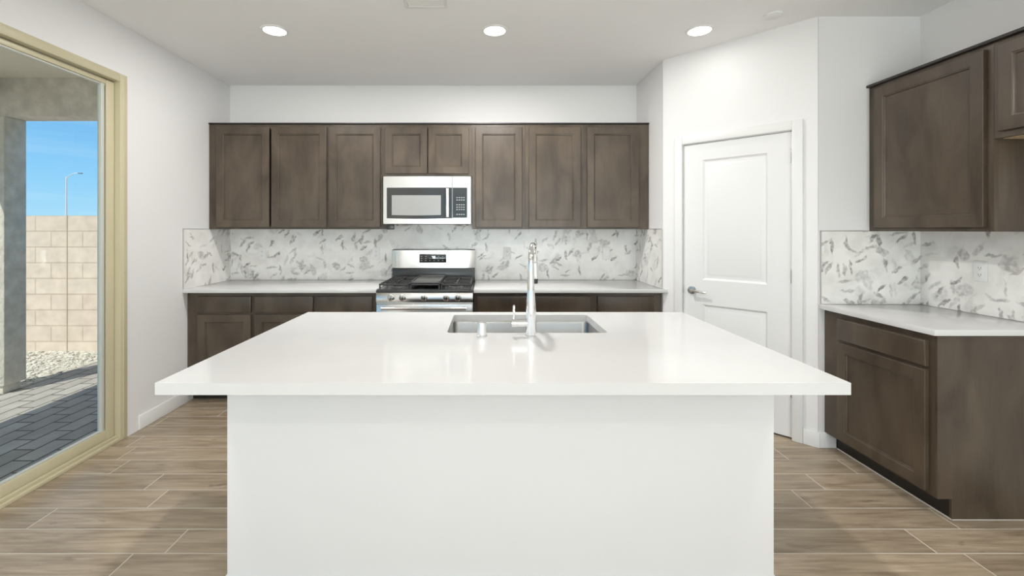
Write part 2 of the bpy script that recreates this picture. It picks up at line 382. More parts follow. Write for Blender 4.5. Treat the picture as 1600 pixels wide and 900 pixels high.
mb = MB()
mb.box(XL-T, XL, DY1, DW+T, -.12, H).box(XL-T, XL, YB-T, DY0, -.12, H).box(XL-T, XL, DY0, DY1, DZ, H)
struct('wall_left', mb, M['wall'], 'white wall around the sliding glass door', 'wall')
mb = MB(); mb.box(XL, RX+T, DW, DW+T, 0, H)
struct('wall_back', mb, M['wall'], 'white wall behind the range and long cabinet run', 'wall')
mb = MB(); mb.box(RX, RX+T, YB-T, DW, 0, H)
struct('wall_right', mb, M['wall'], 'white wall behind the right hand cabinets', 'wall')
mb = MB(); mb.box(XR, XR+.09, P1.y+.004, DW, 0, H)
struct('wall_alcove', mb, M['wall'], 'short white side wall ending the back counter beside the pantry', 'wall')
mb = MB(); mb.box(P2.x+.004, RX, P2.y, P2.y+.11, 0, H)
struct('wall_pantry_return', mb, M['wall'], 'short white wall right of the pantry door facing the room', 'wall')
OX0, OX1, OZ = .150, .879, 2.045
mb = MB(); mb.box(0, OX0, 0, .1, 0, H).box(OX1, PL, 0, .1, 0, H).box(OX0, OX1, 0, .1, OZ, H)
o = struct('wall_pantry', mb, M['wall'], 'angled white wall that holds the panelled pantry door', 'wall')
o.location = (P1.x, P1.y, 0); o.rotation_euler = (0, 0, PA)
# rear wall (behind the camera); its wide windows are added to let in light
WX0, WX1, WZ0, WZ1 = -1.9, 2.45, .25, 2.6
mb = MB(); mb.box(XL, WX0, YB-T, YB, 0, H).box(WX1, RX, YB-T, YB, 0, H).box(WX0, WX1, YB-T, YB, 0, WZ0).box(WX0, WX1, YB-T, YB, WZ1, H)
struct('wall_rear', mb, M['wall'], 'white wall behind the camera with wide windows added for daylight', 'wall')
win = thing('added_window', 'wide white-framed window added behind the camera to admit daylight', 'window', (0, 0, 0), kind='structure')
mb = MB()
for i in range(5):
    x = WX0+(WX1-WX0-.09)*i/4; mb.box(x, x+.09, YB-.1, YB-.03, WZ0, WZ1)
mb.box(WX0, WX1, YB-.1, YB-.03, WZ0, WZ0+.06).box(WX0, WX1, YB-.1, YB-.03, WZ1-.06, WZ1)
mb.build('window_frame', M['trim'], win)
mb = MB(); mb.box(WX0+.01, WX1-.01, YB-.07, YB-.062, WZ0+.01, WZ1-.01); mb.build('pane', M['glass'], win)

# baseboards
BB = .10
def baseboard(name, mb, label): return struct(name, mb, M['trim'], label, 'baseboard')
def bb_profile(mb, x0, x1, y0, y1): mb.box(x0, x1, y0, y1, .001, BB, .004)
mb = MB(); bb_profile(mb, XL+.0005, XL+.014, 3.117, DW-.62); baseboard('baseboard_left', mb, 'white baseboard between sliding door and back cabinets')
mb = MB(); mb.box(.0, .096, -.014, -.0005, .001, BB, .003).box(.935, PL+.012, -.014, -.0005, .001, BB, .003)
o = baseboard('baseboard_pantry', mb, 'white baseboard on the angled pantry wall'); o.location = (P1.x, P1.y, 0); o.rotation_euler = (0, 0, PA)
mb = MB(); bb_profile(mb, P2.x+.004, 2.222, P2.y-.014, P2.y-.0005); baseboard('baseboard_return', mb, 'short white baseboard beside right hand cabinet')
mb = MB(); bb_profile(mb, RX-.014, RX-.0005, YB, 1.20); baseboard('baseboard_right', mb, 'white baseboard along right wall')
mb = MB(); bb_profile(mb, XL+.015, RX-.015, YB+.0005, YB+.014); baseboard('baseboard_rear', mb, 'white baseboard along rear wall')
mb = MB(); bb_profile(mb, XL+.0005, XL+.014, YB+.015, DY0-.03); baseboard('baseboard_left_near', mb, 'white baseboard on the near part of the left wall')

# ------------------------------------------------------------------ sliding door (local x = world x offset from the wall face, y = world y)
d1 = thing('door_1', 'large sliding glass patio door with tan vinyl frame', 'sliding door', (XL, 0, 0), kind='structure')
mb = MB()
mb.box(-.12, .006, 2.962, DY1, .0, DZ, .004).box(-.12, .006, DY0, DY0+.06, .0, DZ, .004)
mb.box(-.12, .006, DY0+.06, 2.962, 2.358, DZ, .004)
mb.box(-.12, .006, DY0+.06, 2.962, .0, .02, .003).box(-.03, -.012, DY0+.06, 2.962, .02, .038, .002)
mb.box(-.004, .010, 2.985, 2.993, .02, DZ-.03, .002)
mb.build('outer_frame', M['vinyl'], d1)
def sash(xf, y0, y1, name, z0=.03, z1=2.352):
    s = MB()
    s.box(xf-.04, xf, y1-.062, y1, z0, z1, .003).box(xf-.04, xf, y0, y0+.062, z0, z1, .003)
    s.box(xf-.04, xf, y0+.062, y1-.062, z0, .098, .003).box(xf-.04, xf, y0+.062, y1-.062, z1-.03, z1, .003)
    o = s.build(name, M['vinyl'], d1)
    s = MB(); a, b_, c, d = y0+.062, y1-.062, .098, z1-.03
    s.box(xf-.03, xf-.004, b_-.034, b_-.010, c, d, .002).box(xf-.03, xf-.008, a, a+.022, c, d, .002)
    s.box(xf-.03, xf-.008, a, b_, c, c+.01, .002).box(xf-.03, xf-.008, a, b_, d-.01, d, .002)
    tag(s.build('glazing_bead', M['vinyl_light'], o), 'pale glazing bead')
    s = MB(); s.box(xf-.030, xf-.014, b_-.010, b_, c, d); s.build('gasket', M['gasket'], o)
    s = MB(); s.box(xf-.022, xf-.017, a+.02, b_-.030, c+.008, d-.008); s.build('glass_pane', M['glass'], o)
    return o
sash(-.032, 1.77, 2.96, 'fixed_panel')
sash(-.076, DY0+.062, 1.83, 'sliding_panel')

# ------------------------------------------------------------------ pantry door
d2 = thing('door_2', 'white two-panel pantry door with lever handle on angled wall', 'door', (P1.x, P1.y, 0), PA, kind='structure')
SX0, SX1, SZ0, SZ1 = .158, .871, .012, 2.036
mb = MB()
mb.box(.097, .155, -.016, -.0005, .001, 2.103, .003).box(.874, .934, -.016, -.0005, .001, 2.103, .003).box(.155, .874, -.016, -.0005, 2.043, 2.103, .003)
mb.build('casing', M['trim'], d2)
mb = MB(); mb.box(OX0+.0005, .156, 0, .099, .001, 2.044).box(.8735, OX1-.0005, 0, .099, .001, 2.044).box(.156, .8735, 0, .099, 2.0385, 2.0445)
mb.box(.156, .168, .05, .07, .001, 2.038).box(.861, .8735, .05, .07, .001, 2.038)
mb.build('jamb', M['trim'], d2)
mb = MB()
f_, bk = .010, .045
px0, px1 = .300, .728
mb.box(SX0, SX1, f_+.0165, bk, SZ0, SZ1)
for (a, b_, c, d) in ((SX0, px0, SZ0, SZ1), (px1, SX1, SZ0, SZ1), (px0, px1, SZ0, .235), (px0, px1, .825, 1.010), (px0, px1, 1.912, SZ1)):
    mb.quad([(a, f_, c), (b_, f_, c), (b_, f_, d), (a, f_, d)])
mb.quad([(SX0, f_, SZ0), (SX0, f_, SZ1), (SX0, f_+.017, SZ1), (SX0, f_+.017, SZ0)]); mb.quad([(SX1, f_, SZ1), (SX1, f_, SZ0), (SX1, f_+.017, SZ0), (SX1, f_+.017, SZ1)])
mb.quad([(SX0, f_, SZ1), (SX1, f_, SZ1), (SX1, f_+.017, SZ1), (SX0, f_+.017, SZ1)]); mb.quad([(SX0, f_+.017, SZ0), (SX1, f_+.017, SZ0), (SX1, f_, SZ0), (SX0, f_, SZ0)])
for z0, z1 in ((.235, .825), (1.010, 1.912)):
    mb.rings(px0, px1, z0, z1, [(0, f_), (.006, f_+.006), (.014, f_+.012), (.026, f_+.012), (.044, f_+.004), (.048, f_+.003)])
mb.build('slab', M['door_paint'], d2)
for z in (.275, 1.03, 1.83):
    mb = MB(); mb.lathe([(.0065, 0), (.0065, .09)], (.8745, .002, z), seg=12).lathe([(.004, -.004), (.0075, 0), (.0075, .003)], (.8745, .002, z+.09), seg=12)
    mb.box(.862, .874, .0085, .0095, z+.002, z+.088); mb.build('hinge', M['nickel'], d2)
mb = MB(); mb.box(.1545, .1575, .002, .03, .90, .965, .001); mb.build('strike_plate', M['nickel'], d2)
mb = MB(); hx, hz = .222, .925
mb.lathe([(.031, f_-.001), (.031, f_-.006), (.027, f_-.011), (.012, f_-.013), (.011, f_-.045), (.013, f_-.05)], (hx, 0, hz), 'y', 24)
mb.tube([(hx, f_-.045, hz), (hx+.02, f_-.048, hz), (hx+.06, f_-.047, hz-.002), (hx+.10, f_-.044, hz-.007), (hx+.118, f_-.042, hz-.009)], [.010, .010, .009, .0075, .005], 12)
tag(mb.build('lever_handle', M['nickel'], d2), 'satin nickel lever handle')

# ------------------------------------------------------------------ cabinets
def door_mesh(w, h, fr=.058, t=.02):
    mb = MB()
    mb.rings(0, w, 0, h, [(.0, 0), (.0, -t+.002), (.0025, -t), (fr, -t), (fr+.003, -t+.004), (fr+.008, -t+.0055), (fr+.011, -t+.012)], back=True)
    return mb
def drawer_mesh(w, h, t=.02):
    mb = MB(); mb.rings(0, w, 0, h, [(0, 0), (0, -t+.004), (.004, -t+.001), (.008, -t)], back=True); return mb
def merge_pairs(ops):
    out = []
    for o in ops:
        if out and abs(out[-1][2]-o[2]) < 1e-6 and 0 < o[0]-out[-1][1] < .05: out[-1] = (out[-1][0], o[1], o[2], o[3])
        else: out.append(tuple(o))
    return out
def frame_mesh(w, h, openings, t=.019):
    """face frame: a slab with rectangular holes, by cutting a grid"""
    openings = merge_pairs(openings)
    xs = sorted({0, w, *[v for o in openings for v in (o[0], o[1])]}); zs = sorted({0, h, *[v for o in openings for v in (o[2], o[3])]})
    mb = MB()
    for a, b_ in zip(xs, xs[1:]):
        run = None
        for c, d in zip(zs, zs[1:]):
            inside = any(o[0]-1e-6 <= a and b_ <= o[1]+1e-6 and o[2]-1e-6 <= c and d <= o[3]+1e-6 for o in openings)
            if not inside: run = (run[0], d) if run else (c, d)
            else:
                if run: mb.box(a, b_, 0, t, *run)
                run = None
        if run: mb.box(a, b_, 0, t, *run)
    return mb
WD = M['wood']
def carcass(mb, w, depth, z0, z1, t=.016):
    a = .0195
    mb.box(0, t, a, depth, z0, z1).box(w-t, w, a, depth, z0, z1).box(t, w-t, a, depth, z0, z0+t).box(t, w-t, a, depth, z1-t, z1).box(t, w-t, depth-.006, depth, z0+t, z1-t)
def upper(label, loc, rotz, w, h, depth, doors, group, under=None):
    """doors = [(x0, x1, z0, z1)] in local units, face plane at y = 0"""
    t = thing('wall_cabinet', label, 'wall cabinet', loc, rotz, group)
    mb = MB(); carcass(mb, w, depth, 0, h); mb.build('body', WD, t)
    frame_mesh(w, h, [(a+.012, b_-.012, c+.012, d-.012) for a, b_, c, d in doors]).build('face_frame', WD, t)
    for a, b_, c, d in doors:
        door_mesh(b_-a, d-c).build('door', WD, t, (a, -.001, c))
    if under: 
        mb = MB(); mb.box(.018, w-.018, .022, depth-.004, -.0035, -.0005); tag(mb.build('underside_panel', under, t), 'pale maple underside')
    return t
UF = 3.92; UZ0, UZ1 = 1.392, 2.300
def ux(u): return (u-759.2)*UF/705
def uz(v): return EYE+(359-v)*UF/705
G = 'dark wall cabinets over the back counter'
dz0, dz1 = uz(355)-UZ0, uz(199.5)-UZ0
def wall_run(u0, u1, doors, label, z0=UZ0):
    x0 = max(ux(u0), XL+.002); x1 = min(ux(u1), XR-.002)
    upper(label, (x0, UF, z0), 0, x1-x0-.001, UZ1-z0, DW-UF-.001, [(ux(a)-x0, ux(b_)-x0, (dz0 if z0 == UZ0 else uz(271.5)-z0), UZ0+dz1-z0) for a, b_ in doors], G)
wall_run(320, 513, [(339.5, 422), (425.3, 511)], 'double-door dark wall cabinet at the left end of the back run')
wall_run(513, 597.5, [(515, 594.8)], 'single-door dark wall cabinet just left of the microwave')
wall_run(597.5, 737.5, [(602, 668), (669.3, 732.6)], 'short double-door dark wall cabinet above the microwave', uz(275.5))
wall_run(737.5, 820.5, [(743, 815.6)], 'single-door dark wall cabinet just right of the microwave')
wall_run(820.5, 911.2, [(826, 906.4)], 'single-door dark wall cabinet second from the right end of the back run')
wall_run(911.2, 1022, [(916.8, 997)], 'single-door dark wall cabinet at the right end, against the alcove side wall')
mb = MB(); mb.box(XL+.002, XR-.002, UF-.012, UF+.04, UZ1+.0005, UZ1+.014, .002)
tag(mb.build('cabinet_top_moulding', M['wood_edge']), 'thin dark moulding strip along the top of the back wall cabinets', 'moulding')

# right hand uppers
RF = RX-.325; RZ0, RZ1 = 1.377, 2.285
G2 = 'dark wall cabinets on the right wall'
Y2 = P2.y-.002
upper('large single-door dark wall cabinet on the right wall over the short counter', (RF, Y2, RZ0), -PI/2, .704, RZ1-RZ0, .323, [(.056, .674, .022, .885)], G2)
upper('short double-door dark wall cabinet near the right edge, above an empty bay', (RF, Y2-.705, 1.822), -PI/2, .92, RZ1-1.822, .323, [(.030, .4585, .03, .44), (.4615, .89, .03, .44)], G2, M['maple'])
mb = MB(); mb.box(RF-.022, RF+.04, Y2-1.626, Y2, RZ1+.0005, RZ1+.016, .002)
tag(mb.build('cabinet_top_moulding', M['wood_edge']), 'thin dark moulding strip along the top of the right wall cabinets', 'moulding')

def base(label, loc, rotz, w, drawers, doors, group, depth=.606, h=.8835, side=None):
    t = thing('base_cabinet', label, 'base cabinet', loc, rotz, group)
    mb = MB(); carcass(mb, w, depth, .1005, h); mb.build('body', WD, t)
    frame_mesh(w, h-.1005, [(a+.012, b_-.012, c-.1005+.012, d-.1005-.012) for a, b_, c, d in drawers+doors]).build('face_frame', WD, t, (0, 0, .1005))
    for a, b_, c, d in drawers: drawer_mesh(b_-a, d-c).build('drawer_front', WD, t, (a, -.001, c))
    for a, b_, c, d in doors: door_mesh(b_-a, d-c).build('door', WD, t, (a, -.001, c))
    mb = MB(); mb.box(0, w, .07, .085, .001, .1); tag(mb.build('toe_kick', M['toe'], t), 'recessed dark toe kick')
    return t
BF = 3.636
def bx(u): return (u-759.2)*BF/705
G3 = 'dark base cabinets under the back counter'
DR = (.722, .852); DO = (.125, .704)
def base_run(x0, x1, drawers, doors, label):
    base(label, (x0, BF, 0), 0, x1-x0-.001, [(bx(a)-x0, bx(b_)-x0, *DR) for a, b_ in drawers], [(bx(a)-x0, bx(b_)-x0, *DO) for a, b_ in doors], G3)
RG0, RG1 = -.482-.384, -.482+.384
base_run(XL+.002, bx(396), [(310, 393.4)], [(310, 393.4)], 'dark base cabinet at the left end of the back counter, beside the left wall')
base_run(bx(396), bx(494), [(399.5, 490.4)], [(399.5, 490.4)], 'dark base cabinet in the middle of the three left of the range')
base_run(bx(494), RG0-.002, [(497, 582.5)], [(497, 582.5)], 'dark base cabinet directly left of the range')
base_run(RG1+.002, bx(927.5), [(746, 922)], [(746, 833), (835, 922)], 'wide dark base cabinet directly right of the range, behind the faucet')
base_run(bx(927.5), XR-.002, [(933, 1020.7)], [(933, 1020.7)], 'dark base cabinet at the right end of the back counter')
RB = 2.155
rb = base('dark single-door base cabinet on the right under the short counter', (RB, Y2, 0), -PI/2, .704, [(.122, .676, .722, .848)], [(.122, .676, .118, .704)], None)
mb = MB(); mb.prism([(0, .1005), (0, .8835), (.606, .8835), (.606, .001), (.068, .001), (.068, .1005)], .7045, .7165, 'x'); mb.build('side_panel', WD, rb)
mb = MB(); mb.box(.0, .7165, .065, .0695, .0005, .005).box(.7165, .719, .0695, .606, .0005, .004); tag(mb.build('caulk_line', M['caulk'], rb), 'pale caulk line at the floor')

# countertops
CZ0, CZ1 = .884, .914
Q = M['quartz']
CF = 3.575
mb = MB(); mb.box(XL+.001, RG0-.001, CF, DW-.001, CZ0+.0005, CZ1, .002)
tag(mb.build('countertop', Q), 'white quartz countertop left of the range', 'countertop')
mb = MB(); mb.prism([(RG1+.001, CF), (P1.x+.028, CF), (P1.x-.001, P1.y), (XR-.001, DW-.001), (RG1+.001, DW-.001)], CZ0+.0005, CZ1, 'z', bev=.0015)
tag(mb.build('countertop', Q), 'white quartz countertop between the range and the pantry wall', 'countertop')
mb = MB(); mb.box(RX-.648, RX-.001, 2.128, P2.y-.001, CZ0+.0005, CZ1, .002)
tag(mb.build('countertop', Q), 'short white quartz countertop against the right wall', 'countertop')

# backsplashes
TT = .008
mb = MB()
mb.box(XL+.0005, XL+TT, CF+.004, DW-.0005, CZ1+.0005, 1.390)
mb.box(XL+TT, XR-TT, DW-TT, DW-.0005, CZ1+.0005, 1.390)
mb.box(ux(598), ux(737), DW-TT, DW-.0005, 1.3905, 1.60)
mb.box(RG0+.002, RG1-.002, DW-TT, DW-.0005, .60, CZ1+.0004)
mb.box(XR-TT, XR-.0005, P1.y+.01, DW-.0005, CZ1+.0005, 1.390)
bs = mb.build('backsplash', M['tile']); tag(bs, 'marble leaf mosaic backsplash behind the range and back counter', 'backsplash')
mb = MB(); mb.box(XL+.0005, XL+.010, CF+.001, CF+.0038, CZ1+.0005, 1.394);mb.build('edge_trim', M['steel_soft'], bs); mb = MB(); mb.box(XL+.0005, XL+.010, CF+.004, UF-.002, 1.3905, 1.394);mb.build('edge_trim', M['steel_soft'], bs); mb = MB()
mb.box(XR-.010, XR-.0005, P1.y+.005, P1.y+.0098, CZ1+.0005, 1.394); mb.build('edge_trim', M['steel_soft'], bs); mb = MB(); mb.box(XR-.010, XR-.0005, P1.y+.0098, UF-.002, 1.3905, 1.394)
mb.build('edge_trim', M['steel_soft'], bs)
mb = MB()
mb.box(P2.x+.016, RX-TT, P2.y-TT, P2.y-.0005, CZ1+.0005, 1.376)
mb.box(RX-TT, RX-.0005, 2.13, P2.y-.0005, CZ1+.0005, 1.376)
bs = mb.build('backsplash', M['tile']); tag(bs, 'marble leaf mosaic backsplash wrapping the right hand corner counter', 'backsplash')
mb = MB(); mb.box(P2.x+.011, P2.x+.0155, P2.y-.010, P2.y-.0005, CZ1+.0005, 1.380); mb.build('edge_trim', M['steel_soft'], bs); mb = MB(); mb.box(P2.x+.0155, RF-.002, P2.y-.010, P2.y-.0005, 1.3765, 1.380)
mb.build('edge_trim', M['steel_soft'], bs)

# ------------------------------------------------------------------ outlets
def plate(label, loc, rotz, kind):
    t = thing('wall_outlet' if kind == 'outlet' else 'light_switch', label, 'outlet' if kind == 'outlet' else 'switch', loc, rotz, 'outlets and switches on the tile' )
    mb = MB(); mb.box(-.035, .035, -.006, -.0005, -.057, .057, .0025); mb.build('cover_plate', M['plastic_white'], t)
    if kind == 'outlet':
        mb = MB(); mb.box(-.0165, .0165, -.0085, -.0062, -.0335, .0335, .001); tag(mb.build('receptacle', M['plastic_white'], t), 'receptacle face')
        for zc in (-.019, .019):
            mb = MB(); mb.box(-.0075, -.0055, -.0089, -.0086, zc-.004, zc+.005).box(.0055, .0075, -.0089, -.0086, zc-.004, zc+.005).box(-.002, .002, -.0089, -.0086, zc-.011, zc-.007)
            mb.build('socket_slots', M['slot'], t)
    else:
        mb = MB(); mb.prism([(-.0062, -.0335), (-.0062, .0335), (-.0115, .0335), (-.0080, 0), (-.0085, -.0335)], -.0165, .0165, 'x'); mb.build('rocker', M['plastic_white'], t)
YO = DW-TT
def ox(u): return (u-759.2)*YO/705
plate('white outlet on the tile left of the range, nearest the left wall', (ox(410), YO, 1.164), 0, 'outlet')
plate('white outlet on the tile right beside the left edge of the range backguard', (ox(588), YO, 1.164), 0, 'outlet')
plate('white outlet on the tile between the range and the faucet', (ox(792.3), YO, 1.164), 0, 'outlet')
plate('white rocker switch on the tile near the right end of back counter', (ox(947.5), YO, 1.164), 0, 'switch')
plate('white outlet on the tile of the right wall', (RX-TT, 2.512, 1.155), -PI/2, 'outlet')

# ------------------------------------------------------------------ microwave
mw = thing('microwave', 'stainless over-the-range microwave with dark glass door', 'microwave', (-.503, 3.855, 1.437))
W2, MH = .379, .404
mb = MB(); mb.box(-W2, W2, .03, DW-TT-3.855-.002, .004, MH, .002); mb.build('body', M['steel_soft'], mw)
mb = MB()
ff = [(-W2, .03), (-W2, .006), (-W2+.006, .0)] + [(x, -.010*math.sin(PI*(x+W2)/(2*W2))) for x in [(-W2+.05)+(2*W2-.1)*i/14 for i in range(15)]] + [(W2-.006, .0), (W2, .006), (W2, .03)]
def crv(x): return -.010*math.sin(PI*(x+W2)/(2*W2))
mb.prism(ff, .0, MH, 'z'); mb.build('front_shell', M['steel'], mw)
def curved_panel(x0, x1, z0, z1, dy, n=10, th=.002, bow=0):
    mb = MB(); xs = [x0+(x1-x0)*i/n for i in range(n+1)]
    def zb(x): return z0-bow*math.sin(PI*(x-x0)/(x1-x0))
    A = [mb.b.verts.new((x, crv(x)-dy, zb(x))) for x in xs]; B = [mb.b.verts.new((x, crv(x)-dy, z1)) for x in xs]
    C_ = [mb.b.verts.new((x, crv(x)-dy+th, zb(x))) for x in xs]; D = [mb.b.verts.new((x, crv(x)-dy+th, z1)) for x in xs]
    for i in range(n):
        mb.b.faces.new([A[i], A[i+1], B[i+1], B[i]]); mb.b.faces.new([A[i], C_[i], C_[i+1], A[i+1]]); mb.b.faces.new([B[i+1], D[i+1], D[i], B[i]])
    mb.b.faces.new([A[0], B[0], D[0], C_[0]]); mb.b.faces.new([A[n], C_[n], D[n], B[n]])
    return mb
def mx_(u): return (u-759.2)*3.845/705+.503
def mz(v): return EYE+(359-v)*3.845/705-1.437
dg = curved_panel(mx_(604), mx_(706.2), mz(341), mz(293.2), .0025, bow=.005).build('door_glass', M['black_glass'], mw)
curved_panel(mx_(612), mx_(689), mz(336), mz(305), .0035, bow=.003).build('window_mesh', M['oven_window'], dg)
cp = curved_panel(mx_(707.4), mx_(729.8), mz(340.4), mz(293.2), .0025).build('control_panel', M['black_glass'], mw)
kx0, kz = mx_(713), mz(308)
for r in range(8):
    for c in range(4):
        if r in (2, 6): continue
        x = kx0+c*.0195; z = kz-r*.0205; yb = crv(x)-.0032
        mb = MB(); mb.box(x, x+.012, yb, yb+.0006, z-.007, z); mb.build('key', M['plastic_grey'], cp)
mb = MB(); xh = mx_(699.5)
mb.box(xh-.013, xh+.013, -.042, -.030, mz(340), mz(294.5), .005, 3).box(xh-.009, xh+.009, -.032, -.008, mz(339), mz(336), .002).box(xh-.009, xh+.009, -.032, -.008, mz(298), mz(295), .002)
mb.build('handle', M['steel'], mw)
mb = MB(); mb.box(mx_(706.5), mx_(707.2), crv(mx_(707))-.0006, .0, .002, MH-.001); mb.build('door_seam', M['slot'], mw)
mb = MB(); mb.box(-W2+.02, W2-.02, .05, .30, -.004, .003)
tag(mb.build('underside', M['enamel'], mw), 'dark underside')
for x0, x1 in ((-.28, -.14), (.21, .35)):
    mb = MB(); mb.lathe([(.0, 0), (.07, -.001), (.066, -.010), (.03, -.016), (.0, -.017)], ((x0+x1)/2, .10, -.004), seg=24); mb.build('surface_light', M['steel_soft'], mw)
mb = MB(); mb.box(mx_(601.5), mx_(612), .06, .12, -.049, .003, .002); mb.build('mounting_block', M['enamel'], mw)

# ------------------------------------------------------------------ gas range
rg = thing('gas_range', 'stainless gas range with five burners, cast iron grates and backguard', 'range', (-.482, 3.555, 0))
w = .380
mb = MB(); mb.box(-w, w, 0, .655, .03, .89, .002); mb.build('body', M['steel_soft'], rg)
mb = MB()
for x in (-w+.04, w-.04):
    for y in (.05, .6): mb = MB(); mb.lathe([(.018, .001), (.018, .03)], (x, y, 0), seg=12); mb.build('levelling_foot', M['enamel'], rg)
mb = MB(); mb.prism([(-.022, .818), (-.001, .818), (-.001, .893), (-.010, .893)], -w, w, 'x', bev=.002); mb.build('control_front', M['steel'], rg)
for u in (610.6, 628.5, 662.5, 697, 715.5):
    x = (u-759.2)*3.54/705+.482
    mb = MB(); mb.lathe([(.026, -.013), (.026, -.021), (.021, -.023), (.0185, -.048), (.016, -.051), (0.0, -.0512)], (x, 0, .853), 'y', 24); mb.box(x-.004, x+.004, -.054, -.045, .836, .870, .0015)
    mb.build('knob', M['steel'], rg)
od = MB(); od.box(-w+.004, w-.004, -.022, -.001, .185, .803, .004); od = od.build('oven_door', M['steel'], rg)
mb = MB(); mb.box(-.27, .27, -.0245, -.0225, .33, .67, .001); mb.build('oven_window', M['black_glass'], od)
mb = MB(); mb.tube([(-.33, -.060, .775), (-.2, -.068, .777), (0, -.071, .778), (.2, -.068, .777), (.33, -.060, .775)], .012, 16)
for x in (-.31, .31): mb.box(x-.012, x+.012, -.060, -.021, .765, .787, .003)
mb.build('handle', M['steel'], od)
mb = MB(); mb.box(-w+.004, w-.004, -.020, -.001, .04, .175, .004); mb.build('storage_drawer', M['steel'], rg)
mb = MB(); mb.box(-w, w, -.020, .585, .893, .912, .004).box(-w+.015, w-.015, .0, .575, .9125, .916); mb.build('cooktop', M['enamel'], rg)
burn = [(-.235, .15, .042), (-.235, .44, .034), (.235, .15, .046), (.235, .44, .034), (0, .29, .038)]
for x, y, r in burn:
    mb = MB(); mb.lathe([(r+.012, .9165), (r+.01, .924), (r, .926)], (x, y, 0), seg=24); bn = mb.build('burner', M['griddle'], rg)
    mb = MB(); mb.lathe([(r, .9262), (r, .932), (r-.004, .935), (0, .9355)], (x, y, 0), seg=24); mb.build('burner_cap', M['iron'], bn)
def grate(x0, x1):
    mb = MB(); t = .012; z0, z1 = .944, .958; ya, yb = .015, .565
    mb.box(x0, x1, ya, ya+t, z0, z1, .003).box(x0, x1, yb-t, yb, z0, z1, .003).box(x0, x0+t, ya, yb, z0, z1, .003).box(x1-t, x1, ya, yb, z0, z1, .003)
    ym = (ya+yb)/2; mb.box(x0, x1, ym-t/2, ym+t/2, z0, z1, .003)
    xc = (x0+x1)/2
    for yc in (.15, .44):
        for dx, dy in ((1, 0), (-1, 0), (0, 1), (0, -1)):
            if dx: xa, xb = sorted((xc+dx*.022, x1-t/2 if dx > 0 else x0+t/2)); mb.box(xa, xb, yc-.005, yc+.005, z0+.001, z1+.002, .002)
            else:
                ye = {(.15, -1): ya+t/2, (.15, 1): ym, (.44, -1): ym, (.44, 1): yb-t/2}[(yc, dy)]
                c, d = sorted((yc+dy*.022, ye)); mb.box(xc-.005, xc+.005, c, d, z0+.001, z1+.002, .002)
    for x in (x0+.002, x1-t): 
        for y in (ya, ym-.005, yb-t): mb.box(x, x+.010, y, y+.010, .9165, z0+.002)
    return mb.build('grate', M['iron'], rg)
grate(-.365, -.125); grate(.125, .365)
mb = MB(); mb.box(-.118, -.106, .015, .565, .944, .958, .003).box(.106, .118, .015, .565, .944, .958, .003).box(-.118, .118, .015, .027, .944, .958, .003).box(-.118, .118, .553, .565, .944, .958, .003)
for x in (-.118, .108):
    for y in (.015, .555): mb.box(x, x+.010, y, y+.010, .9165, .946)
mb.build('grate', M['iron'], rg)
mb = MB(); mb.box(-.115, .115, .05, .53, .9585, .966, .003).box(-.115, .115, .05, .058, .966, .976, .002).box(-.115, .115, .522, .530, .966, .976, .002).box(-.115, -.108, .05, .53, .966, .976, .002).box(.108, .115, .05, .53, .966, .976, .002)
mb.box(-.10, .10, .028, .05, .962, .970, .003).box(-.10, .10, .53, .552, .966, .974, .003)
mb.build('griddle_plate', M['griddle'], rg)
mb = MB(); mb.box(-w, w, .595, .665, .89, 1.036, .003); tag(mb.build('backguard_base', M['enamel'], rg), 'black lower backguard')
bgp = MB()
prof = [(-.0, 1.036), (.0, 1.036)]
ys = []
n = 16
pts = []
for i in range(n+1):
    x = -w+2*w*i/n; pts.append((x, .583-.012*math.cos(PI*x/(2*w))**.6 if abs(x) < w-1e-6 else .595))
bgp.prism([(-w, .665)]+pts+[(w, .665)], 1.0365, 1.198, 'z', bev=0)
bgo = bgp.build('backguard_panel', M['steel'], rg)
mb = MB(); mb.box(-w, w, .60, .668, 1.1985, 1.203, .001); mb.build('backguard_cap', M['griddle'], bgo)
gx = lambda u: (u-759.2)*4.125/705+.482
gz = lambda v: EYE+(359-v)*4.125/705
mb = MB(); mb.box(gx(655.3), gx(697.3), .5675, .5695, gz(410.5), gz(397), .0005); dp = mb.build('display', M['black_glass'], bgo)
for i in range(6):
    for j in range(3):
        if i in (2, 3) and j == 0: continue
        x = gx(657.5+i*6.6); z = gz(400.2+j*3.2); mb = MB(); mb.box(x, x+.014, .5668, .5674, z-.005, z); mb.build('button', M['plastic_grey'], dp)
# seven-segment clock digits
SEG = {'7': 'abc', '8': 'abcdefg'}
mb = MB()
def seg7(ch, x, z, w_=.012, h_=.020, t=.003):
    R = {'a': (0, w_, h_-t, h_), 'g': (0, w_, h_/2-t/2, h_/2+t/2), 'd': (0, w_, 0, t), 'f': (0, t, h_/2, h_), 'b': (w_-t, w_, h_/2, h_), 'e': (0, t, 0, h_/2), 'c': (w_-t, w_, 0, h_/2)}
    for s in SEG[ch]:
        a, b_, c, d = R[s]; mb.box(x+a, x+b_, .5655, .5662, z+c, z+d)
seg7('7', gx(674.6), gz(403.6)); seg7('8', gx(677.9), gz(403.6))
mb.build('clock_digits', M['digits'], dp)

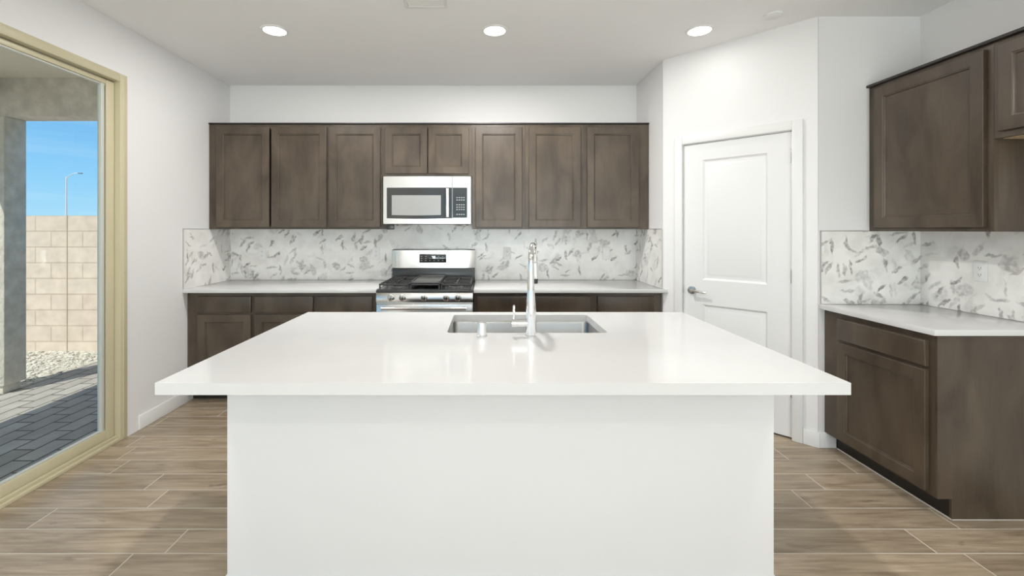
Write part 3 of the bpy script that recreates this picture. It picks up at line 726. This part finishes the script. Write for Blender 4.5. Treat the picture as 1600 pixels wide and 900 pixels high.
# ------------------------------------------------------------------ island
IX0, IX1, IY0, IY1 = -1.020, 1.125, 1.387, 2.588
SKX0, SKX1, SKY0, SKY1 = -.178, .560, 2.066, 2.503
isl = thing('kitchen_island', 'white painted island base under the big quartz top', 'island', (0, 1.69, 0))
bx0, bx1, by1 = -.969, 1.0785, .86
mb = MB(); mb.box(bx0, bx1, 0, .10, .001, .8775, .001); mb.build('front_panel', M['wall'], isl)
for a, b_ in ((bx0, bx0+.02), (bx1-.02, bx1)): mb = MB(); mb.box(a, b_, .1005, by1, .001, .8775, .001); mb.build('side_panel', M['wall'], isl)
mb = MB(); mb.box(bx0+.0205, bx1-.0205, by1-.04, by1-.02, .1, .8775); mb.build('back_frame', WD, isl)
mb = MB(); mb.box(bx0+.0205, bx1-.0205, .1005, by1-.0405, .1, .118); mb.build('bottom_shelf', WD, isl)
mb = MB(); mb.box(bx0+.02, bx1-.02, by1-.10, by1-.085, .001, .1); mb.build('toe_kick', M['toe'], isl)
nd = 5; dw = (bx1-bx0-.04)/nd
for i in range(nd):
    x = bx0+.02+i*dw
    dm = door_mesh(dw-.006, .74).build('door', WD, isl, (x+dw-.003, by1-.019, .12)); dm.rotation_euler = (0, 0, PI)
mb = MB(); mb.box(bx0-.012, bx1+.012, -.013, -.0005, .001, .083, .003).box(bx0-.013, bx0-.0005, 0, by1, .001, .083, .003).box(bx1+.0005, bx1+.013, 0, by1, .001, .083, .003)
mb.build('baseboard', M['trim'], isl)

top = MB()
z0, z1 = .878, .914
rr = .02
def rrect(x0, x1, y0, y1, r, n=5):
    P = []
    for cx, cy, a0 in ((x1-r, y0+r, -PI/2), (x1-r, y1-r, 0), (x0+r, y1-r, PI/2), (x0+r, y0+r, PI)):
        for i in range(n+1):
            a = a0+PI/2*i/n; P.append((cx+r*math.cos(a), cy+r*math.sin(a)))
    return P
hole = rrect(SKX0, SKX1, SKY0, SKY1, rr)
outer = rrect(IX0, IX1, IY0, IY1, .004)
def ring_cap(mb, z, up):
    O = [mb.b.verts.new((x, y, z)) for x, y in outer]; Hh = [mb.b.verts.new((x, y, z)) for x, y in hole]
    n = len(O)
    for i in range(n):
        f = [O[i], O[(i+1) % n], Hh[(i+1) % n], Hh[i]]
        mb.b.faces.new(f if up else f[::-1])
    return O, Hh
e_ = .0025
O1, H1 = ring_cap(top, z1, True); O0, H0 = ring_cap(top, z0, False)
n = len(O1)
for i in range(n):
    j = (i+1) % n
    top.b.faces.new([O0[i], O0[j], O1[j], O1[i]]); top.b.faces.new([H1[i], H1[j], H0[j], H0[i]])
es = [e for e in top.b.edges if len(e.link_faces) == 2 and e.calc_face_angle(0) > 1.2 and abs(e.verts[0].co.z-e.verts[1].co.z) < 1e-5]
bmesh.ops.bevel(top.b, geom=es, offset=.002, segments=2, affect='EDGES', profile=.5)
tag(top.build('island_countertop', Q), 'large white quartz island countertop with a sink cutout', 'countertop')

# sink
sk = thing('kitchen_sink', 'stainless undermount sink set in the white island top', 'sink', ((SKX0+SKX1)/2, (SKY0+SKY1)/2, .66))
cx, cy = (SKX0+SKX1)/2, (SKY0+SKY1)/2
def bowl(x0, x1, y0, y1, zt, zb, r):
    mb = MB(); prev = None
    spec = [(-.022, zt), (0, zt), (.004, zt-.01), (.008, zb+.03), (.016, zb+.01), (.035, zb)]
    for ins, z in spec:
        P = rrect(x0+ins, x1-ins, y0+ins, y1-ins, max(r-ins*.3, .01))
        ring = [mb.b.verts.new((x-cx, y-cy, z-.66)) for x, y in P]
        if prev:
            for i in range(len(ring)):
                j = (i+1) % len(ring); mb.b.faces.new([prev[i], prev[j], ring[j], ring[i]])
        prev = ring
    mb.b.faces.new(prev)
    return mb
bw = bowl(SKX0-.003, SKX1+.003, SKY0-.003, SKY1+.003, .8775, .665, .03).build('bowl', M['sink'], sk)
md = bw.modifiers.new('t', 'SOLIDIFY'); md.thickness = .0015; md.offset = -1
mb = MB(); mb.lathe([(.045, .0062), (.045, .009), (.036, .009), (.03, .0065), (0, .0064)], (0, .03, 0), seg=24); mb.build('drain', M['chrome'], sk)

# faucet
fc = thing('kitchen_faucet', 'chrome gooseneck kitchen faucet standing in front of the island sink', 'faucet', (.2, 2.005, .9145))
CH = M['chrome']
mb = MB(); mb.lathe([(.0255, 0), (.0255, .004), (.0235, .006), (.0235, .09), (.0225, .12), (.0165, .20), (.0155, .205)], seg=28); mb.build('body', CH, fc)
mb = MB()
path = [(0, 0, .203), (0, 0, .25), (0, 0, .31)]
R_ = .088; dx = .22
for i in range(1, 15):
    a = PI*i/14; path.append((dx*(R_-R_*math.cos(a))*.95, R_-R_*math.cos(a), .31+R_*math.sin(a)*1.02))
mb.tube(path, [.0150, .0148, .0135]+[.0128]*14, 20); mb.build('neck', CH, fc)
ex, ey = path[-1][0], path[-1][1]
mb = MB(); mb.tube([(ex, ey, .311), (ex+.001, ey, .29), (ex+.002, ey+.001, .25), (ex+.002, ey+.001, .235)], [.0135, .0145, .0165, .016], 20); sh = mb.build('spray_head', CH, fc)
mb = MB(); mb.tube([(ex+.002, ey+.001, .2348), (ex+.002, ey+.001, .212)], [.0135, .0125], 20); tag(mb.build('nozzle', M['slot'], sh), 'black nozzle tip')
mb = MB(); mb.tube([(-.015, 0, .058), (-.062, 0, .058)], .0165, 20).tube([(-.063, 0, .058), (-.085, 0, .058)], [.0175, .0175], 20); mb.build('handle_hub', CH, fc)
mb = MB(); mb.tube([(-.0755, 0, .07), (-.0755, 0, .10), (-.0755, .0, .134), (-.0755, 0, .137)], [.0062, .0055, .0055, .003], 12); mb.build('lever', CH, fc)
# air gap cap
ag = MB(); ag.lathe([(.0235, 0), (.0235, .004), (.0215, .006), (.0215, .058), (.0195, .062), (0, .063)], seg=28)
ag = ag.build('air_gap_cap', M['nickel_white']); ag.location = (-.0176, 2.005, .9145); tag(ag, 'short chrome air gap cylinder on the island left of the faucet', 'air gap')

# ------------------------------------------------------------------ ceiling fittings
can = thing('recessed_light', None, 'ceiling light', (0, 0, H), 0, 'recessed ceiling lights')
mb = MB(); prev = None; fs = []
for r, z in ((.072, -.004), (.074, -.009), (.084, -.007), (.088, -.0005), (.072, -.0005), (.072, -.004)):
    ring = [mb.b.verts.new((r*math.cos(2*PI*k/32), r*math.sin(2*PI*k/32), z)) for k in range(32)]
    if prev:
        for k in range(32): fs.append(mb.b.faces.new([prev[k], prev[(k+1) % 32], ring[(k+1) % 32], ring[k]]))
    prev = ring
bmesh.ops.recalc_face_normals(mb.b, faces=fs)
mb.build('trim_ring', M['plastic_white'], can)
mb = MB(); mb.lathe([(.0715, -.003), (.0715, -.005), (0, -.0055)], seg=32); mb.build('lens', M['lens'], can)
def can_at(o, x, y, label, power=3.5):
    o.location = (x, y, H); o['label'] = label
    l = light('lamp', 'AREA', power, (0, 0, -.012), (1, .98, .95), shape='DISK', size=.12); l.parent = o
    return o
spots = [(-1.435, 3.066, 'lit recessed ceiling light on the left of the front row of three'), (.06, 3.066, 'lit recessed ceiling light in the middle, above the faucet'),
         (1.452, 3.066, 'lit recessed ceiling light on the right, near the pantry wall')]
for x in (-1.435, .06, 1.6):  # extra rows of ceiling lights out of view, added to fill the room
    for y in (.9, -1.2, -3.2): spots.append((x, y, 'unseen recessed ceiling light added for fill'))
cans = [can]+[None]*(len(spots)-1)
for i, (x, y, lab) in enumerate(spots):
    o = can if i == 0 else copy_tree(can)
    cans[i] = o
for o, (x, y, lab) in zip(cans, spots): can_at(o, x, y, lab, CAN_FRONT[0 if x < -1 else 1 if x < 1 else 2] if y > 2 else CAN_FILL_ROWS[y])

vt = thing('ceiling_vent', 'white louvred ceiling vent at the top edge of the photo', 'vent', (-.36, 2.665, H))
mb = MB(); a, b_ = .128, .085
mb.box(-a, a, -b_, -b_+.02, -.008, -.0005, .002).box(-a, a, b_-.02, b_, -.008, -.0005, .002).box(-a, -a+.02, -b_+.02, b_-.02, -.008, -.0005, .002).box(a-.02, a, -b_+.02, b_-.02, -.008, -.0005, .002); mb.build('frame', M['plastic_white'], vt)
mb = MB()
for i in range(6):
    y = -b_+.028+i*.022; mb.prism([(y, -.001), (y+.002, -.001), (y+.014, -.007), (y+.012, -.007)], -a+.02, a-.02, 'x')
mb.build('louvres', M['plastic_white'], vt)
mb = MB(); mb.lathe([(.052, -.0005), (.052, -.012), (.044, -.016), (0, -.017)], (0, 0, 0), seg=32)
sd = mb.build('smoke_detector', M['plastic_white']); sd.location = (1.81, 2.84, H); tag(sd, 'small round white cover on the ceiling near the pantry wall', 'smoke detector')

# ------------------------------------------------------------------ outside
GZ = -.15
mb = MB(); mb.box(-90, 30, -30, 90, GZ-.5, GZ-.02)
struct('ground', mb, M['soil'], 'sandy desert ground outside', 'ground')
mb = MB(); mb.box(-4.55, XL-T-.001, -3.2, 5.729, GZ-.019, GZ)
struct('patio_paving', mb, M['paver'], 'grey brick paver patio outside the sliding door', 'patio')
mb = MB(); mb.box(XL-T-.12, XL-T+.02, DY0-.1, DY1+.1, GZ, -.02)
struct('door_step', mb, M['stucco_light'], 'pale concrete step below the sliding door', 'step')
gb = MB(); gb.box(-9, -4.552, -3.2, 5.729, GZ-.019, GZ-.004)
for i in range(4200):
    x = -4.56-random.random()*2.2; y = 3.9+random.random()*1.79; r = .006+random.random()**3*.018
    if -4.85 < x < -4.45 and 4.15 < y < 4.45: continue
    g_ = bmesh.ops.create_icosphere(gb.b, subdivisions=1, radius=r, matrix=Matrix.Translation((x, y, GZ-.004+r*.25)) @ Matrix.Rotation(random.random()*6, 4, 'Z') @ Matrix.Diagonal((1, .7+random.random()*.4, .55, 1)))
    for v in g_['verts']:
        v.co += Vector((random.uniform(-1, 1), random.uniform(-1, 1), random.uniform(-.5, .5)))*r*.2
    mi = 1 if random.random() < .75 else 2
    for f in {f for v in g_['verts'] for f in v.link_faces}: f.material_index = mi
M['stone2'] = mat('darker gravel stone', (.42, .38, .32), .9, spec=.1)
o = gb.build('gravel_bed', [M['gravel'], M['stone'], M['stone2']], smooth=False); tag(o, 'pale gravel strip between the pavers and the block wall', 'gravel', kind='stuff')

mb = MB(); mb.box(-16, 4, 5.73, 5.93, GZ-.0195, 1.565)
o = tag(mb.build('block_wall', M['block']), 'tan concrete block garden wall behind the gravel', 'garden wall', kind='structure')
mb = MB(); mb.box(-5.3235, -5.3135, 5.726, 5.7305, GZ, 1.564); mb.build('control_joint', mat('joint sealant', (.5, .40, .30), .9), o)

# patio cover: pillar, beam, roof
pl = thing('patio_pillar', 'square grey stucco pillar holding the patio cover', 'pillar', (-4.485, 4.2, GZ))
mb = MB(); mb.box(-.34, 0, 0, .205, .078, 2.595, .006); mb.build('shaft', M['stucco'], pl)
mb = MB(); mb.box(-.30, -.035, .022, .18, .0005, .0775, .004); mb.build('plinth', M['stucco_light'], pl)
mb = MB(); mb.box(-4.825, XL-T-.001, 4.2, 4.405, 2.446, 2.80)
struct('patio_beam', mb, M['stucco'], 'grey stucco beam across the end of the covered patio', 'beam')
mb = MB(); mb.box(-4.825, -4.6, -3.2, 4.199, 2.446, 2.80)
struct('patio_side_beam', mb, M['stucco'], 'grey stucco beam along the outer side of the covered patio', 'beam')
mb = MB(); mb.box(-4.95, XL-T-.001, -3.4, 4.55, 2.801, 3.0)
struct('patio_ceiling', mb, M['stucco_light'], 'pale stucco patio ceiling', 'patio cover')

# street light far away
sl = thing('street_light', 'tall street light with curved arm beyond the garden wall', 'street light', (-55.8, 60, -.17))
mb = MB(); mb.tube([(0, 0, 0), (0, 0, 4), (0, 0, 8.6)], [.13, .11, .08], 12); mb.build('pole', M['lamp_metal'], sl)
mb = MB(); mb.tube([(0, 0, 8.3), (.25, 0, 8.62), (.7, 0, 8.93), (1.2, 0, 9.07), (1.7, 0, 9.08)], .05, 10); mb.build('arm', M['lamp_metal'], sl)
mb = MB(); mb.box(1.6, 2.1, -.13, .13, 9.0, 9.12, .03); mb.build('lamp_head', mat('lamp head grey', (.2, .2, .2), .5), sl)
